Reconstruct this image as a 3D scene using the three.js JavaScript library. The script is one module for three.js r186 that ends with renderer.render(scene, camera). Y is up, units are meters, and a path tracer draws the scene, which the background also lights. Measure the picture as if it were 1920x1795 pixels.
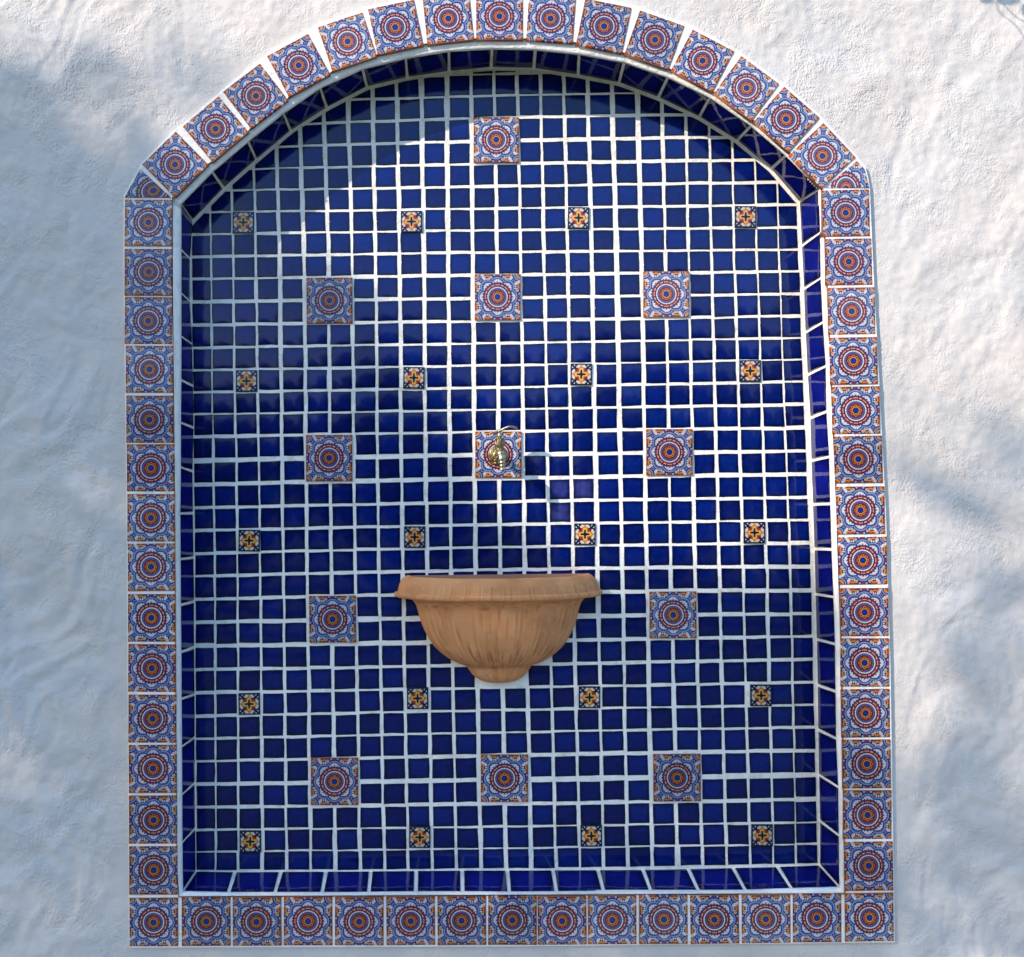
import * as THREE from 'three';
import { mergeGeometries } from 'three/addons/utils/BufferGeometryUtils.js';
import { createNoise2D, createNoise3D } from 'simplex-noise';

// ------------------------------------------------------------------ camera, sky, sun, exposure
const F = 1600, CX = 820, CY = 897.5;                  // focal length and optical centre, in pixels of the 1920 x 1795 photograph
const EYE = new THREE.Vector3(0, 1.55, 1.848);         // the wall face is the plane z = 0
const PITCH = THREE.MathUtils.degToRad(1.2);
const scene = new THREE.Scene();
const camera = new THREE.PerspectiveCamera(2 * Math.atan(CY / F) * 180 / Math.PI, 1920 / 1795, 0.05, 300);
camera.position.copy(EYE);
camera.rotation.x = PITCH;
camera.setViewOffset(1920, 1795, 960 - CX, 0, 1920, 1795);   // cropped off-centre, like the photograph
camera.updateMatrixWorld();

const renderer = new THREE.WebGLRenderer({ antialias: true });
renderer.toneMapping = THREE.LinearToneMapping;
renderer.toneMappingExposure = 1.66;
renderer.shadowMap.enabled = true;

const SUN = new THREE.Vector3(-0.152, 0.108, 0.1).normalize();   // towards the sun
{
  const w = 512, h = 256, data = new Float32Array(w * h * 4);
  for (let j = 0; j < h; j++) for (let i = 0; i < w; i++) {
    const el = ((j + 0.5) / h - 0.5) * Math.PI, az = ((i + 0.5) / w - 0.5) * 2 * Math.PI;
    const d = new THREE.Vector3(Math.cos(el) * Math.cos(az), Math.sin(el), Math.cos(el) * Math.sin(az));
    const t = Math.max(0, Math.sin(el)), k = Math.pow(1 - t, 7);
    const g = Math.pow(Math.max(0, d.dot(SUN)), 14) * 1.9;
    const c = el < 0 ? [0.16, 0.17, 0.14] : [0.2 + 0.65 * k + g, 0.435 + 0.42 * k + g * 0.88, 0.85 + 0.08 * k + g * 0.68];
    data.set([...c, 1], (j * w + i) * 4);
  }
  const sky = new THREE.DataTexture(data, w, h, THREE.RGBAFormat, THREE.FloatType);
  sky.mapping = THREE.EquirectangularReflectionMapping;
  sky.magFilter = THREE.LinearFilter; sky.minFilter = THREE.LinearFilter;
  sky.needsUpdate = true;
  scene.background = sky; scene.environment = sky;
}
const sun = new THREE.DirectionalLight(new THREE.Color().setRGB(1, 0.87, 0.76), 3.4);
sun.position.copy(SUN).multiplyScalar(25).add(new THREE.Vector3(0.1, 1.5, 0));
sun.target.position.set(0.1, 1.5, 0);
sun.castShadow = true;
sun.shadow.mapSize.set(4096, 4096);
Object.assign(sun.shadow.camera, { left: -5, right: 5, top: 5, bottom: -5, near: 1, far: 60 });
sun.shadow.radius = 1;
scene.add(sun, sun.target);

// ------------------------------------------------------------------ helpers
let seed = 20240611;
const rnd = () => { seed = (seed + 0x6d2b79f5) | 0; let t = Math.imul(seed ^ (seed >>> 15), 1 | seed); t = (t + Math.imul(t ^ (t >>> 7), 61 | t)) ^ t; return ((t ^ (t >>> 14)) >>> 0) / 4294967296; };
const rr = (a, b) => a + (b - a) * rnd();
const n2 = createNoise2D(rnd), n3 = createNoise3D(rnd);
const clamp = (v, a, b) => Math.min(b, Math.max(a, v));
const smooth = (a, b, v) => { const t = clamp((v - a) / (b - a), 0, 1); return t * t * (3 - 2 * t); };
const lerp = (a, b, t) => a + (b - a) * t;
const V = (x, y, z) => new THREE.Vector3(x, y, z);
const DEPTH = 0.0973;                                   // depth of the niche

// the point of the plane z that lies in the direction of a pixel measured on the photograph
function P(px, py, z = 0) {
  const d = V((px - CX) / F, -(py - CY) / F, -1).applyAxisAngle(V(1, 0, 0), PITCH);
  return EYE.clone().addScaledVector(d, (z - EYE.z) / d.z);
}
// and back, for points of the wall face
function pixel(p) {
  const q = p.clone().sub(EYE).applyAxisAngle(V(1, 0, 0), -PITCH);
  return [CX + F * q.x / -q.z, CY - F * q.y / -q.z];
}
const used = new Map();
function numbered(name) {
  const n = used.get(name) ?? 0; used.set(name, n + 1);
  return n ? `${name}_${String(n).padStart(3, '0')}` : name;
}
function mesh(name, geometry, material, parent = scene) {
  const m = new THREE.Mesh(geometry, material);
  m.name = numbered(name); m.castShadow = m.receiveShadow = true;
  parent.add(m);
  return m;
}
function thing(name, label, category, pos = V(0, 0, 0), group) {
  const g = new THREE.Group(); g.name = numbered(name); g.position.copy(pos); scene.add(g);
  g.userData = { label, category }; if (group) g.userData.group = group;
  return g;
}
function geom(pos, idx, uv, nor) {
  const g = new THREE.BufferGeometry();
  g.setAttribute('position', new THREE.Float32BufferAttribute(pos, 3));
  if (uv) g.setAttribute('uv', new THREE.Float32BufferAttribute(uv, 2));
  g.setIndex(idx);
  if (nor) g.setAttribute('normal', new THREE.Float32BufferAttribute(nor, 3)); else g.computeVertexNormals();
  return g;
}
// A tile: outline of its top face (3-D points, convex), face normal, rounded edge b wide, body depth below the face.
function plate(top, n, b, depth, uvOf, drop = b * 0.7) {
  const N = top.length, area = V(0, 0, 0);
  for (let i = 0; i < N; i++) area.add(top[i].clone().sub(top[0]).cross(top[(i + 1) % N].clone().sub(top[0])));
  if (area.dot(n) < 0) top = top.slice().reverse();
  const pos = [], nor = [], uv = [], idx = [];
  const outs = top.map((p, i) => {
    const e1 = p.clone().sub(top[(i + N - 1) % N]).normalize(), e2 = top[(i + 1) % N].clone().sub(p).normalize();
    const a = e1.cross(n).normalize(), c = e2.cross(n).normalize(), k = 1 + Math.max(-0.6, a.dot(c));
    return a.add(c).divideScalar(k);
  });
  const ring = (inset, down, wn, wo) => top.forEach((p, i) => {
    const q = p.clone().addScaledVector(outs[i], -inset).addScaledVector(n, -down);
    const m = n.clone().multiplyScalar(wn).addScaledVector(outs[i].clone().normalize(), wo).normalize();
    pos.push(q.x, q.y, q.z); nor.push(m.x, m.y, m.z);
    const t = uvOf(q, i); uv.push(t[0], t[1]);
  });
  ring(0, depth, 0, 1); ring(0, drop, 0.45, 0.9); ring(b, 0, 1, 0.05);
  for (let r = 0; r < 2; r++) for (let i = 0; i < N; i++) {
    const a = r * N + i, c = r * N + (i + 1) % N;
    idx.push(a, c, c + N, a, c + N, a + N);
  }
  for (let i = 1; i < N - 1; i++) idx.push(2 * N, 2 * N + i, 2 * N + i + 1);
  return geom(pos, idx, uv, nor);
}
function canvasTexture(w, h, draw, srgb = true) {
  const c = document.createElement('canvas'); c.width = w; c.height = h;
  draw(c.getContext('2d'), w, h);
  const t = new THREE.CanvasTexture(c);
  if (srgb) t.colorSpace = THREE.SRGBColorSpace;
  t.wrapS = t.wrapT = THREE.RepeatWrapping; t.anisotropy = 8;
  return t;
}
// a tiling grey height map from a function of (u, v) that is periodic by construction (noise on a torus)
function heightTexture(size, f) {
  const d = new Uint8Array(size * size * 4);
  for (let j = 0; j < size; j++) for (let i = 0; i < size; i++) {
    const v = clamp(Math.round(255 * f(i / size, j / size)), 0, 255), k = (j * size + i) * 4;
    d[k] = d[k + 1] = d[k + 2] = v; d[k + 3] = 255;
  }
  const t = new THREE.DataTexture(d, size, size); t.magFilter = THREE.LinearFilter; t.minFilter = THREE.LinearFilter;
  t.wrapS = t.wrapT = THREE.RepeatWrapping; t.needsUpdate = true;
  return t;
}
const tileable = (u, v, f) => {                          // blend four shifted noises so that the edges meet
  const a = n2(u * f, v * f), b = n2((u - 1) * f, v * f), c = n2(u * f, (v - 1) * f), d = n2((u - 1) * f, (v - 1) * f);
  const s = smooth(0, 1, u), t = smooth(0, 1, v);
  return lerp(lerp(a, b, s), lerp(c, d, s), t);
};

// ------------------------------------------------------------------ measured outlines (pixels of the photograph, then unprojected to their planes)
const FA = [[340, 383], [399, 323], [466, 266], [532, 213.5], [601, 166], [680, 131], [761, 110.5], [842, 97.5], [923, 93], [1003.6, 94.7], [1086, 103], [1170, 118.5], [1252, 146.5], [1330.5, 184], [1407.5, 237], [1473, 292.5], [1535, 355]];
const BA = [[362, 414], [420, 354], [481, 300], [545.6, 246], [613, 203], [688, 164], [763.6, 146], [842.5, 134.7], [921, 127.6], [1001, 129], [1084, 141.5], [1160.5, 156.3], [1234, 183.5], [1310.5, 220], [1382, 264.5], [1445, 317.5], [1498, 379]];
const FL = [[340, 383], [340, 467.7], [340, 549], [340, 630], [340, 712], [339, 792], [339, 876], [338, 963], [338.5, 1049], [339, 1135], [340, 1223], [340.5, 1311], [341, 1401], [341.5, 1491], [342, 1581], [343, 1671]];
const BL = [[362, 414], [357.5, 486], [357.5, 565.5], [361, 645], [363, 723.5], [364, 802], [362, 884], [363, 962.5], [364, 1045], [365, 1128], [365, 1214], [366, 1302], [366, 1382.6], [366, 1468], [367, 1553], [368, 1633]];
const FR = [[1535, 355], [1538, 435], [1539, 520.5], [1543, 603], [1548.6, 686], [1550, 771], [1555, 856], [1557, 944], [1559.5, 1030], [1563, 1119.6], [1566, 1208], [1567, 1297], [1568, 1386], [1572, 1477], [1573, 1568], [1574, 1663]];
const BR = [[1498, 379], [1502, 461], [1506, 542], [1509, 624], [1513, 702.6], [1518, 783.7], [1520, 864], [1523, 946], [1526, 1029], [1528, 1114], [1530, 1199], [1532, 1285], [1533, 1369], [1534, 1453], [1536, 1539], [1536, 1621]];
const FB = [[343, 1671], [428.5, 1673], [515, 1674], [603.5, 1673.5], [691, 1672.5], [779.6, 1671.5], [867, 1671.5], [954.6, 1672], [1043.5, 1671.5], [1131.7, 1670.5], [1221, 1671], [1310, 1670.5], [1398, 1668.5], [1484.5, 1665.5], [1574, 1663]];
const BB = [[368, 1633], [441, 1634], [526.5, 1633.5], [611, 1633], [695, 1632.5], [780.6, 1631.7], [866.5, 1631], [951.5, 1630.8], [1037, 1630.5], [1121, 1630], [1205.6, 1629.5], [1290, 1628], [1374, 1626], [1458, 1624], [1536, 1621]];
// closed outlines, clockwise on the picture from the left spring of the arch
const ringOf = (arch, right, bottom, left) => [...arch.slice(0, -1), ...right.slice(0, -1), ...bottom.slice(1).reverse(), ...left.slice(1).reverse()];
const FRONT = ringOf(FA, FR, FB, FL), BACK = ringOf(BA, BR, BB, BL);

// ornamental border tiles: centre x, y and turn of the tile
const leftX = [278, 277.5, 278, 280, 281, 282, 283, 284, 284.5, 285, 285.5, 286, 286.5, 287], leftY = [418, 510.5, 601, 692.5, 786, 877.5, 971, 1064, 1159, 1253, 1348, 1442.5, 1537.5, 1633];
const rightX = [1586, 1591, 1596.5, 1601, 1605.5, 1610, 1614.5, 1619, 1621, 1622, 1623, 1625, 1626.5, 1629], rightY = [399.5, 491, 583, 676.5, 769, 862, 957, 1052, 1148, 1242.5, 1338, 1433, 1528, 1625];
const bottomX = [288, 386, 481.7, 577.5, 673.5, 770, 866, 961, 1054, 1148, 1244, 1340.5, 1437, 1532.5, 1630.3], bottomY = [1729.5, 1729, 1728.5, 1728, 1728, 1727.5, 1727.5, 1727, 1726.5, 1726, 1725.5, 1725, 1723.5, 1722.5, 1720.5];
const archTiles = [[328.5, 308.6, -44.5], [404, 242.5, -40], [478.8, 180, -37.5], [559.5, 122.5, -28.5], [651, 78.5, -18.5], [742, 51, -12], [840.5, 35.7, -6], [936.8, 30.6, 0], [1033.4, 34, 4], [1132, 48.5, 11.5], [1227, 75, 19.5], [1317.5, 114, 28], [1399.8, 166, 36.5], [1475, 224, 41.5], [1542.6, 292, 47]];

// ------------------------------------------------------------------ materials
const stuccoBump = heightTexture(1024, (u, v) => {
  const m = 0.35 + 0.65 * smooth(-0.35, 0.45, tileable(u, v, 6));
  const w = tileable(u, v, 9) * 0.02;
  return 0.5 + m * (0.14 * tileable(u + w, v, 60) + 0.17 * tileable(u, v + w, 130) + 0.12 * tileable(u, v, 280)) + 0.1 * tileable(u, v, 26);
});
stuccoBump.repeat.set(1 / 0.8, 1 / 0.8);
const stuccoTint = (() => {
  const s = 1024, d = new Uint8Array(s * s * 4);
  for (let j = 0; j < s; j++) for (let i = 0; i < s; i++) {
    const u = i / s, v = j / s, t = tileable(u, v, 5) * 0.5 + tileable(u, v, 14) * 0.3 + tileable(u, v, 90) * 0.25, k = (j * s + i) * 4;
    const g = 206 + 6 * t, warm = 2.5 * tileable(u + 0.37, v + 0.11, 4);
    d[k] = g + 6 + warm; d[k + 1] = g - 1; d[k + 2] = g - 9 - warm; d[k + 3] = 255;
  }
  const t = new THREE.DataTexture(d, s, s); t.colorSpace = THREE.SRGBColorSpace; t.magFilter = t.minFilter = THREE.LinearFilter;
  t.wrapS = t.wrapT = THREE.RepeatWrapping; t.repeat.set(1 / 1.7, 1 / 1.7); t.needsUpdate = true;
  return t;
})();
const stucco = new THREE.MeshStandardMaterial({ color: 0xffffff, map: stuccoTint, roughness: 0.93, bumpMap: stuccoBump, bumpScale: 0.003 });

const groutBump = heightTexture(512, (u, v) => 0.5 + 0.22 * tileable(u, v, 16) + 0.16 * tileable(u, v, 45) + 0.12 * tileable(u, v, 110));
groutBump.repeat.set(1 / 0.3, 1 / 0.3);
const groutTint = canvasTexture(512, 512, (g, w, h) => {
  g.fillStyle = '#f8f3e9'; g.fillRect(0, 0, w, h);
  for (let i = 0; i < 900; i++) { g.fillStyle = `rgba(${rnd() < 0.5 ? '146,136,112' : '250,249,244'},${rr(0.03, 0.15)})`; g.beginPath(); g.ellipse(rnd() * w, rnd() * h, rr(2, 16), rr(2, 10), rnd() * 3, 0, 7); g.fill(); }
  for (let i = 0; i < 40; i++) { g.fillStyle = `rgba(96,90,78,${rr(0.1, 0.4)})`; g.beginPath(); g.ellipse(rnd() * w, rnd() * h, rr(0.6, 2), rr(0.6, 2), 0, 0, 7); g.fill(); }
});
groutTint.repeat.set(1 / 0.6, 1 / 0.6);
const grout = new THREE.MeshStandardMaterial({ color: 0xffffff, map: groutTint, roughness: 0.9, bumpMap: groutBump, bumpScale: 0.0022 });

// cobalt glaze: darker where it pools at the rim of the tile, a slightly wavy surface
function glaze(base, o = {}) {
  const tone = (k) => '#' + new THREE.Color().setRGB(base[0] * k, base[1] * k, base[2] * k).getHexString();
  const map = canvasTexture(96, 96, (g, w, h) => {
    g.fillStyle = tone(0.2); g.fillRect(0, 0, w, h);
    for (let i = 1; i < 16; i++) {
      const k = 0.2 + 0.8 * (i / 15), e = i * 1.2;
      g.fillStyle = tone(k); g.beginPath(); g.roundRect(e + rr(-0.6, 0.6), e + rr(-0.6, 0.6), w - 2 * e, h - 2 * e, 4 + i * 0.5); g.fill();
    }
    for (let i = 0; i < 26; i++) { g.fillStyle = `rgba(${rnd() < 0.5 ? '0,0,20' : '90,100,210'},${rr(0.01, 0.05)})`; g.beginPath(); g.ellipse(rnd() * w, rnd() * h, rr(3, 22), rr(3, 18), rnd() * 3, 0, 7); g.fill(); }
    if (o.film) for (let i = 0; i < 420; i++) { g.fillStyle = `rgba(214,196,206,${rr(0.002, 0.006)})`; g.beginPath(); g.ellipse(w / 2 + rr(-38, 38), h / 2 + rr(-38, 38), rr(8, 22), rr(8, 20), rnd() * 3, 0, 7); g.fill(); }
  });
  map.wrapS = map.wrapT = THREE.ClampToEdgeWrapping;
  const a = rnd() * 50, b = rnd() * 50;
  const bump = heightTexture(64, (u, v) => 0.5 + 0.34 * n2(u * 1.7 + a, v * 1.7 + b) + 0.1 * n2(u * 4.5 + b, v * 4.5 + a));
  bump.wrapS = bump.wrapT = THREE.ClampToEdgeWrapping;
  return new THREE.MeshPhysicalMaterial({ color: 0xffffff, map, roughness: o.rough ?? 0.1, ior: 1.46, bumpMap: bump, bumpScale: o.bump ?? 0.00008 });
}
const blues = [[0.0012, 0.0095, 0.124], [0.001, 0.0075, 0.096], [0.0014, 0.0125, 0.154], [0.0012, 0.0085, 0.112], [0.002, 0.0075, 0.092], [0.0012, 0.013, 0.14]].map((c) => glaze(c));
const filmed = [[0.006, 0.01, 0.105], [0.008, 0.011, 0.1]].map((c, i) => glaze(c, { film: true, rough: 0.2 + 0.1 * i }));
const liningBlues = [[0.0035, 0.006, 0.15], [0.004, 0.007, 0.16], [0.003, 0.006, 0.138]].map((c) => glaze(c, { bump: 0.0003, rough: 0.04 }));

// print of the large ornamental tile
function medallion(tweak) {
  const S = 512;
  return canvasTexture(S, S, (g) => {
    const C = { navy: '#1f2750', mid: '#344c82', sky: '#475c92', pale: '#939fc6', white: '#cdc5c4', maroon: '#641a2a', wine: '#84283a', brick: '#9c3b20', orange: '#cf8230', peach: '#e59c84', violet: '#4d3a72' };
    g.fillStyle = C.navy; g.fillRect(0, 0, S, S);
    g.translate(S / 2, S / 2); g.scale(S / 2, S / 2);
    const disc = (x, y, r, c) => { g.fillStyle = c; g.beginPath(); g.arc(x, y, r, 0, 7); g.fill(); };
    const oct = (f) => { for (let k = 0; k < 8; k++) { g.save(); g.rotate(k * Math.PI / 4); f(k); g.restore(); } };
    const quad = (f) => { for (let k = 0; k < 4; k++) { g.save(); g.rotate(k * Math.PI / 2); f(k); g.restore(); } };
    g.lineJoin = g.lineCap = 'round';
    // corners and edges
    quad(() => {
      disc(-1, -1, 0.36, C.navy); disc(-1, -1, 0.3, C.pale); disc(-1, -1, 0.265, C.mid); disc(-1, -1, 0.19, C.white); disc(-1, -1, 0.165, C.brick);
      disc(-0.86, -0.9, 0.055, C.orange); disc(-0.9, -0.86, 0.055, C.orange);
      disc(-0.7, -0.7, 0.105, C.sky); disc(-0.7, -0.7, 0.08, C.navy); disc(-0.7, -0.7, 0.055, C.pale); disc(-0.7, -0.7, 0.035, C.maroon);
      for (const s of [-1, 1]) {                         // the two curled leaves of this edge
        g.save(); g.scale(s, 1);
        for (const [x, y, r] of [[0.62, -0.86, 0.07], [0.56, -0.78, 0.065], [0.45, -0.765, 0.06], [0.36, -0.79, 0.06], [0.28, -0.87, 0.06], [0.66, -0.95, 0.06]]) disc(x, y, r, C.white);
        g.strokeStyle = C.orange; g.lineWidth = 0.058; g.beginPath(); g.moveTo(0.6, -0.99); g.bezierCurveTo(0.6, -0.86, 0.48, -0.88, 0.42, -0.93); g.bezierCurveTo(0.36, -0.86, 0.3, -0.85, 0.25, -0.9); g.stroke();
        g.strokeStyle = C.brick; g.lineWidth = 0.055; g.beginPath(); g.moveTo(0.54, -1); g.quadraticCurveTo(0.46, -0.93, 0.33, -0.99); g.stroke();
        g.strokeStyle = C.navy; g.lineWidth = 0.025; for (const x of [0.5, 0.41, 0.33]) { g.beginPath(); g.moveTo(x, -0.83); g.lineTo(x + 0.005, -0.74); g.stroke(); }
        disc(0.14, -0.95, 0.045, C.pale); g.restore();
      }
      g.fillStyle = C.wine; g.fillRect(-0.075, -1, 0.15, 0.11);
    });
    // flower outline of eight lobes
    const lobes = (r) => { g.beginPath(); for (let i = 0; i <= 720; i++) { const t = i / 720 * 2 * Math.PI, c = Math.abs(Math.cos(4 * t)), q = r * (0.715 + 0.13 * Math.pow(c, 0.6) + 0.05 * c * (0.5 - 0.5 * Math.cos(4 * t))); g[i ? 'lineTo' : 'moveTo'](q * Math.cos(t), q * Math.sin(t)); } g.closePath(); };
    lobes(1.06); g.fillStyle = '#14204c'; g.fill();
    lobes(1.025); g.fillStyle = C.pale; g.fill();
    lobes(0.985); g.fillStyle = C.sky; g.fill();
    lobes(0.925); g.fillStyle = '#1d3568'; g.fill();
    oct(() => {
      for (const [x, y, q] of [[0.042, -0.735, 0.05], [0.11, -0.7, 0.045], [0.172, -0.655, 0.033], [0.2, -0.628, 0.022]]) { disc(x, y, q, C.white); disc(-x, y, q, C.white); }
      g.fillStyle = C.white; g.fillRect(-0.1, -0.71, 0.2, 0.08);
      g.fillStyle = '#5a4a62'; g.beginPath(); g.moveTo(-0.075, -0.6); g.lineTo(0, -0.7); g.lineTo(0.075, -0.6); g.fill();
    });
    disc(0, 0, 0.615, '#47305c'); disc(0, 0, 0.595, C.maroon); disc(0, 0, 0.475, '#4e1822'); disc(0, 0, 0.458, '#1c2450');
    for (let k = 0; k < 8; k++) {
      const a0 = k * Math.PI / 4;
      for (const o of [-0.12, 0, 0.12]) disc(0.535 * Math.cos(a0 + o), 0.535 * Math.sin(a0 + o), 0.027, C.peach);
      g.strokeStyle = C.peach; g.lineWidth = 0.048; g.beginPath(); g.arc(0, 0, 0.535, a0 + Math.PI / 8 - 0.085, a0 + Math.PI / 8 + 0.085); g.stroke();
    }
    for (let k = 0; k < 40; k++) { const a = k / 40 * 2 * Math.PI; disc(0.42 * Math.cos(a), 0.42 * Math.sin(a), 0.03, '#e2dedb'); }
    disc(0, 0, 0.38, '#3c3468');
    g.strokeStyle = '#7d76a4'; g.lineWidth = 0.011;
    for (let k = 0; k < 60; k++) { const a = k / 60 * 2 * Math.PI; g.beginPath(); g.moveTo(0.31 * Math.cos(a), 0.31 * Math.sin(a)); g.lineTo(0.37 * Math.cos(a), 0.37 * Math.sin(a)); g.stroke(); }
    disc(0, 0, 0.31, '#5c1c30'); disc(0, 0, 0.272, '#7e2a26');
    oct(() => { disc(0, -0.192, 0.06, C.orange); }); disc(0, 0, 0.158, C.orange);
    oct(() => { disc(0, -0.196, 0.036, '#6a2018'); g.fillStyle = '#7a2c18'; g.save(); g.rotate(Math.PI / 8); g.beginPath(); g.moveTo(-0.035, -0.25); g.lineTo(0, -0.19); g.lineTo(0.035, -0.25); g.fill(); g.restore(); });
    disc(0, 0, 0.147, '#dda868'); disc(0, 0, 0.134, '#141c48'); disc(0, 0, 0.1, '#18297c');
    // unglazed rim
    g.strokeStyle = '#8f5c38'; g.lineWidth = 0.026; g.strokeRect(-1, -1, 2, 2);
    g.setTransform(1, 0, 0, 1, 0, 0);
    g.fillStyle = tweak; g.fillRect(0, 0, S, S);
    for (let i = 0; i < 60; i++) { g.fillStyle = `rgba(${rnd() < 0.5 ? '20,20,40' : '240,236,228'},${rr(0.02, 0.06)})`; g.beginPath(); g.ellipse(rnd() * S, rnd() * S, rr(2, 40), rr(2, 30), rnd() * 3, 0, 7); g.fill(); }
  });
}
const medallions = ['rgba(0,0,0,0)', 'rgba(255,236,226,0.07)', 'rgba(10,6,34,0.12)', 'rgba(90,20,60,0.08)', 'rgba(30,50,110,0.07)'].map((t) => {
  const map = medallion(t); map.wrapS = map.wrapT = THREE.ClampToEdgeWrapping;
  return new THREE.MeshPhysicalMaterial({ map, roughness: 0.22, ior: 1.5 });
});
// print of the small accent tile
const accents = [0, 1].map((v) => {
  const S = 192, map = canvasTexture(S, S, (g) => {
    const navy = '#0e1736', white = '#cfc8b8', cream = '#deae58', amber = '#c4731a', red = '#9a2a18';
    g.fillStyle = navy; g.fillRect(0, 0, S, S);
    g.translate(S / 2, S / 2); g.scale(S / 2, S / 2);
    const disc = (x, y, r, c) => { g.fillStyle = c; g.beginPath(); g.arc(x, y, r, 0, 7); g.fill(); };
    g.fillStyle = white; g.fillRect(-0.88, -0.88, 1.76, 1.76);
    for (let k = 0; k < 4; k++) {
      g.save(); g.rotate(k * Math.PI / 2);
      g.fillStyle = red; g.beginPath(); g.moveTo(-0.72, -0.3); g.lineTo(-0.3, -0.72); g.lineTo(-0.1, -0.35); g.lineTo(-0.35, -0.1); g.fill();
      g.strokeStyle = navy; g.lineWidth = 0.19; g.lineCap = 'round';
      g.beginPath(); g.moveTo(-0.8, -0.8); g.lineTo(-0.48, -0.48); g.stroke();
      g.lineWidth = 0.11;
      g.beginPath(); g.moveTo(-0.56, -0.52); g.bezierCurveTo(-0.86, -0.5, -0.9, -0.62, -0.82, -0.4); g.stroke();
      g.beginPath(); g.moveTo(-0.52, -0.56); g.bezierCurveTo(-0.5, -0.86, -0.62, -0.9, -0.4, -0.82); g.stroke();
      disc(-0.68, -0.3, 0.1, white); disc(-0.3, -0.68, 0.1, white);
      g.fillStyle = red; g.beginPath(); g.moveTo(-0.12, -0.9); g.lineTo(0, -0.62); g.lineTo(0.12, -0.9); g.fill();
      disc(0, -0.47, 0.26, amber); disc(0, -0.82, 0.06, cream);
      g.restore();
    }
    disc(0, 0, 0.4, amber);
    for (let k = 0; k < 4; k++) { g.save(); g.rotate(k * Math.PI / 2); disc(0, -0.43, 0.185, cream); g.fillStyle = cream; g.fillRect(-0.185, -0.43, 0.37, 0.43); g.restore(); }
    for (let k = 0; k < 4; k++) { g.save(); g.rotate(k * Math.PI / 2); disc(0, -0.34, 0.09, navy); g.fillStyle = navy; g.beginPath(); g.moveTo(-0.12, 0); g.lineTo(-0.075, -0.34); g.lineTo(0.075, -0.34); g.lineTo(0.12, 0); g.fill(); g.restore(); }
    disc(0, 0, 0.16, navy);
    if (v) { g.fillStyle = 'rgba(20,16,20,0.08)'; g.fillRect(-1, -1, 2, 2); }
  });
  map.wrapS = map.wrapT = THREE.ClampToEdgeWrapping;
  return new THREE.MeshPhysicalMaterial({ map, roughness: 0.2, ior: 1.5 });
});

// ------------------------------------------------------------------ the tiled niche
const niche = thing('tiled_niche', 'arched wall niche of cobalt blue mosaic framed by patterned tiles', 'tiled niche');

// frame of tiles, laid on a bed of white mortar
const tilesPx = [];                                       // each: outline on the picture, and the frame of its print
function squareTile(cx, cy, turn, w, h) {
  const a = turn * Math.PI / 180, e = [Math.cos(a), Math.sin(a)], n = [-Math.sin(a), Math.cos(a)];
  const at = (s, t) => [cx + e[0] * s * w / 2 + n[0] * t * h / 2, cy + e[1] * s * w / 2 + n[1] * t * h / 2];
  tilesPx.push({ poly: [at(-1, -1), at(1, -1), at(1, 1), at(-1, 1)], cx, cy, e, n, w, h });
}
leftX.forEach((x, i) => squareTile(x, leftY[i], rr(-0.5, 0.5), lerp(88.6, 90.5, i / 13), lerp(87.5, 90.6, i / 13)));
rightX.forEach((x, i) => squareTile(x, rightY[i], rr(-0.5, 0.5) + (i < 8 ? -1 : -0.4), lerp(88.5, 92, i / 13), lerp(87, 92, i / 13)));
bottomX.forEach((x, i) => squareTile(x, bottomY[i], rr(-0.35, 0.35) - (i > 10 ? 0.6 : 0.2), 91.3, 91));
archTiles.forEach(([x, y, t]) => squareTile(x, y, t, 88, 87.5));
tilesPx.push({ poly: [[233.5, 370], [262.5, 316.5], [320, 370]], cx: 291, cy: 357, e: [1, 0], n: [0, 1], w: 88, h: 88 });
tilesPx.push({ poly: [[1547, 351.5], [1607, 301.5], [1620.5, 315], [1630, 351.5]], cx: 1586, cy: 353, e: [1, 0], n: [0, 1], w: 88, h: 88 });

const archInner = archTiles.map(([x, y, t]) => { const a = t * Math.PI / 180; return [[x + Math.sin(-a) * 44 - Math.cos(a) * 42, y + Math.cos(a) * 44 - Math.sin(a) * 42], [x + Math.sin(-a) * 44 + Math.cos(a) * 42, y + Math.cos(a) * 44 + Math.sin(a) * 42]]; }).flat();
const archOuter = archTiles.map(([x, y, t]) => { const a = t * Math.PI / 180; return [[x - Math.sin(-a) * 45.2 - Math.cos(a) * 44, y - Math.cos(a) * 45.2 - Math.sin(a) * 45], [x - Math.sin(-a) * 45.2 + Math.cos(a) * 44, y - Math.cos(a) * 45.2 + Math.sin(a) * 45]]; }).flat();
// outer and inner edge of the frame
const INNER = [[324, 372], ...archInner, [1540, 356], [1543.5, 400], [1568, 957], [1577, 1242], [1583, 1675], [336, 1681], [332.5, 1633], [328.5, 971], [324, 510]];
const OUTER = [[231.5, 420], [232, 369], [261.5, 314.5], ...archOuter, [1609.5, 300], [1622.5, 314], [1630.5, 352], [1636.5, 490], [1660.5, 957], [1669, 1242], [1677, 1766], [960, 1773.5], [242, 1776], [237.5, 971], [231.5, 510]];
OUTER.forEach((q) => { q[0] += q[0] < 960 ? 2.6 * clamp((960 - q[0]) / 700, 0, 1) : -2.6 * clamp((q[0] - 960) / 640, 0, 1); if (q[1] > 1700) q[1] -= 2; });
function shapeOf(px, z, hole) {
  const toV2 = (list) => list.map(([x, y]) => { const p = P(x, y, z); return new THREE.Vector2(p.x, p.y); });
  const s = new THREE.Shape(toV2(px)); if (hole) s.holes.push(new THREE.Path(toV2(hole)));
  return s;
}
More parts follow.
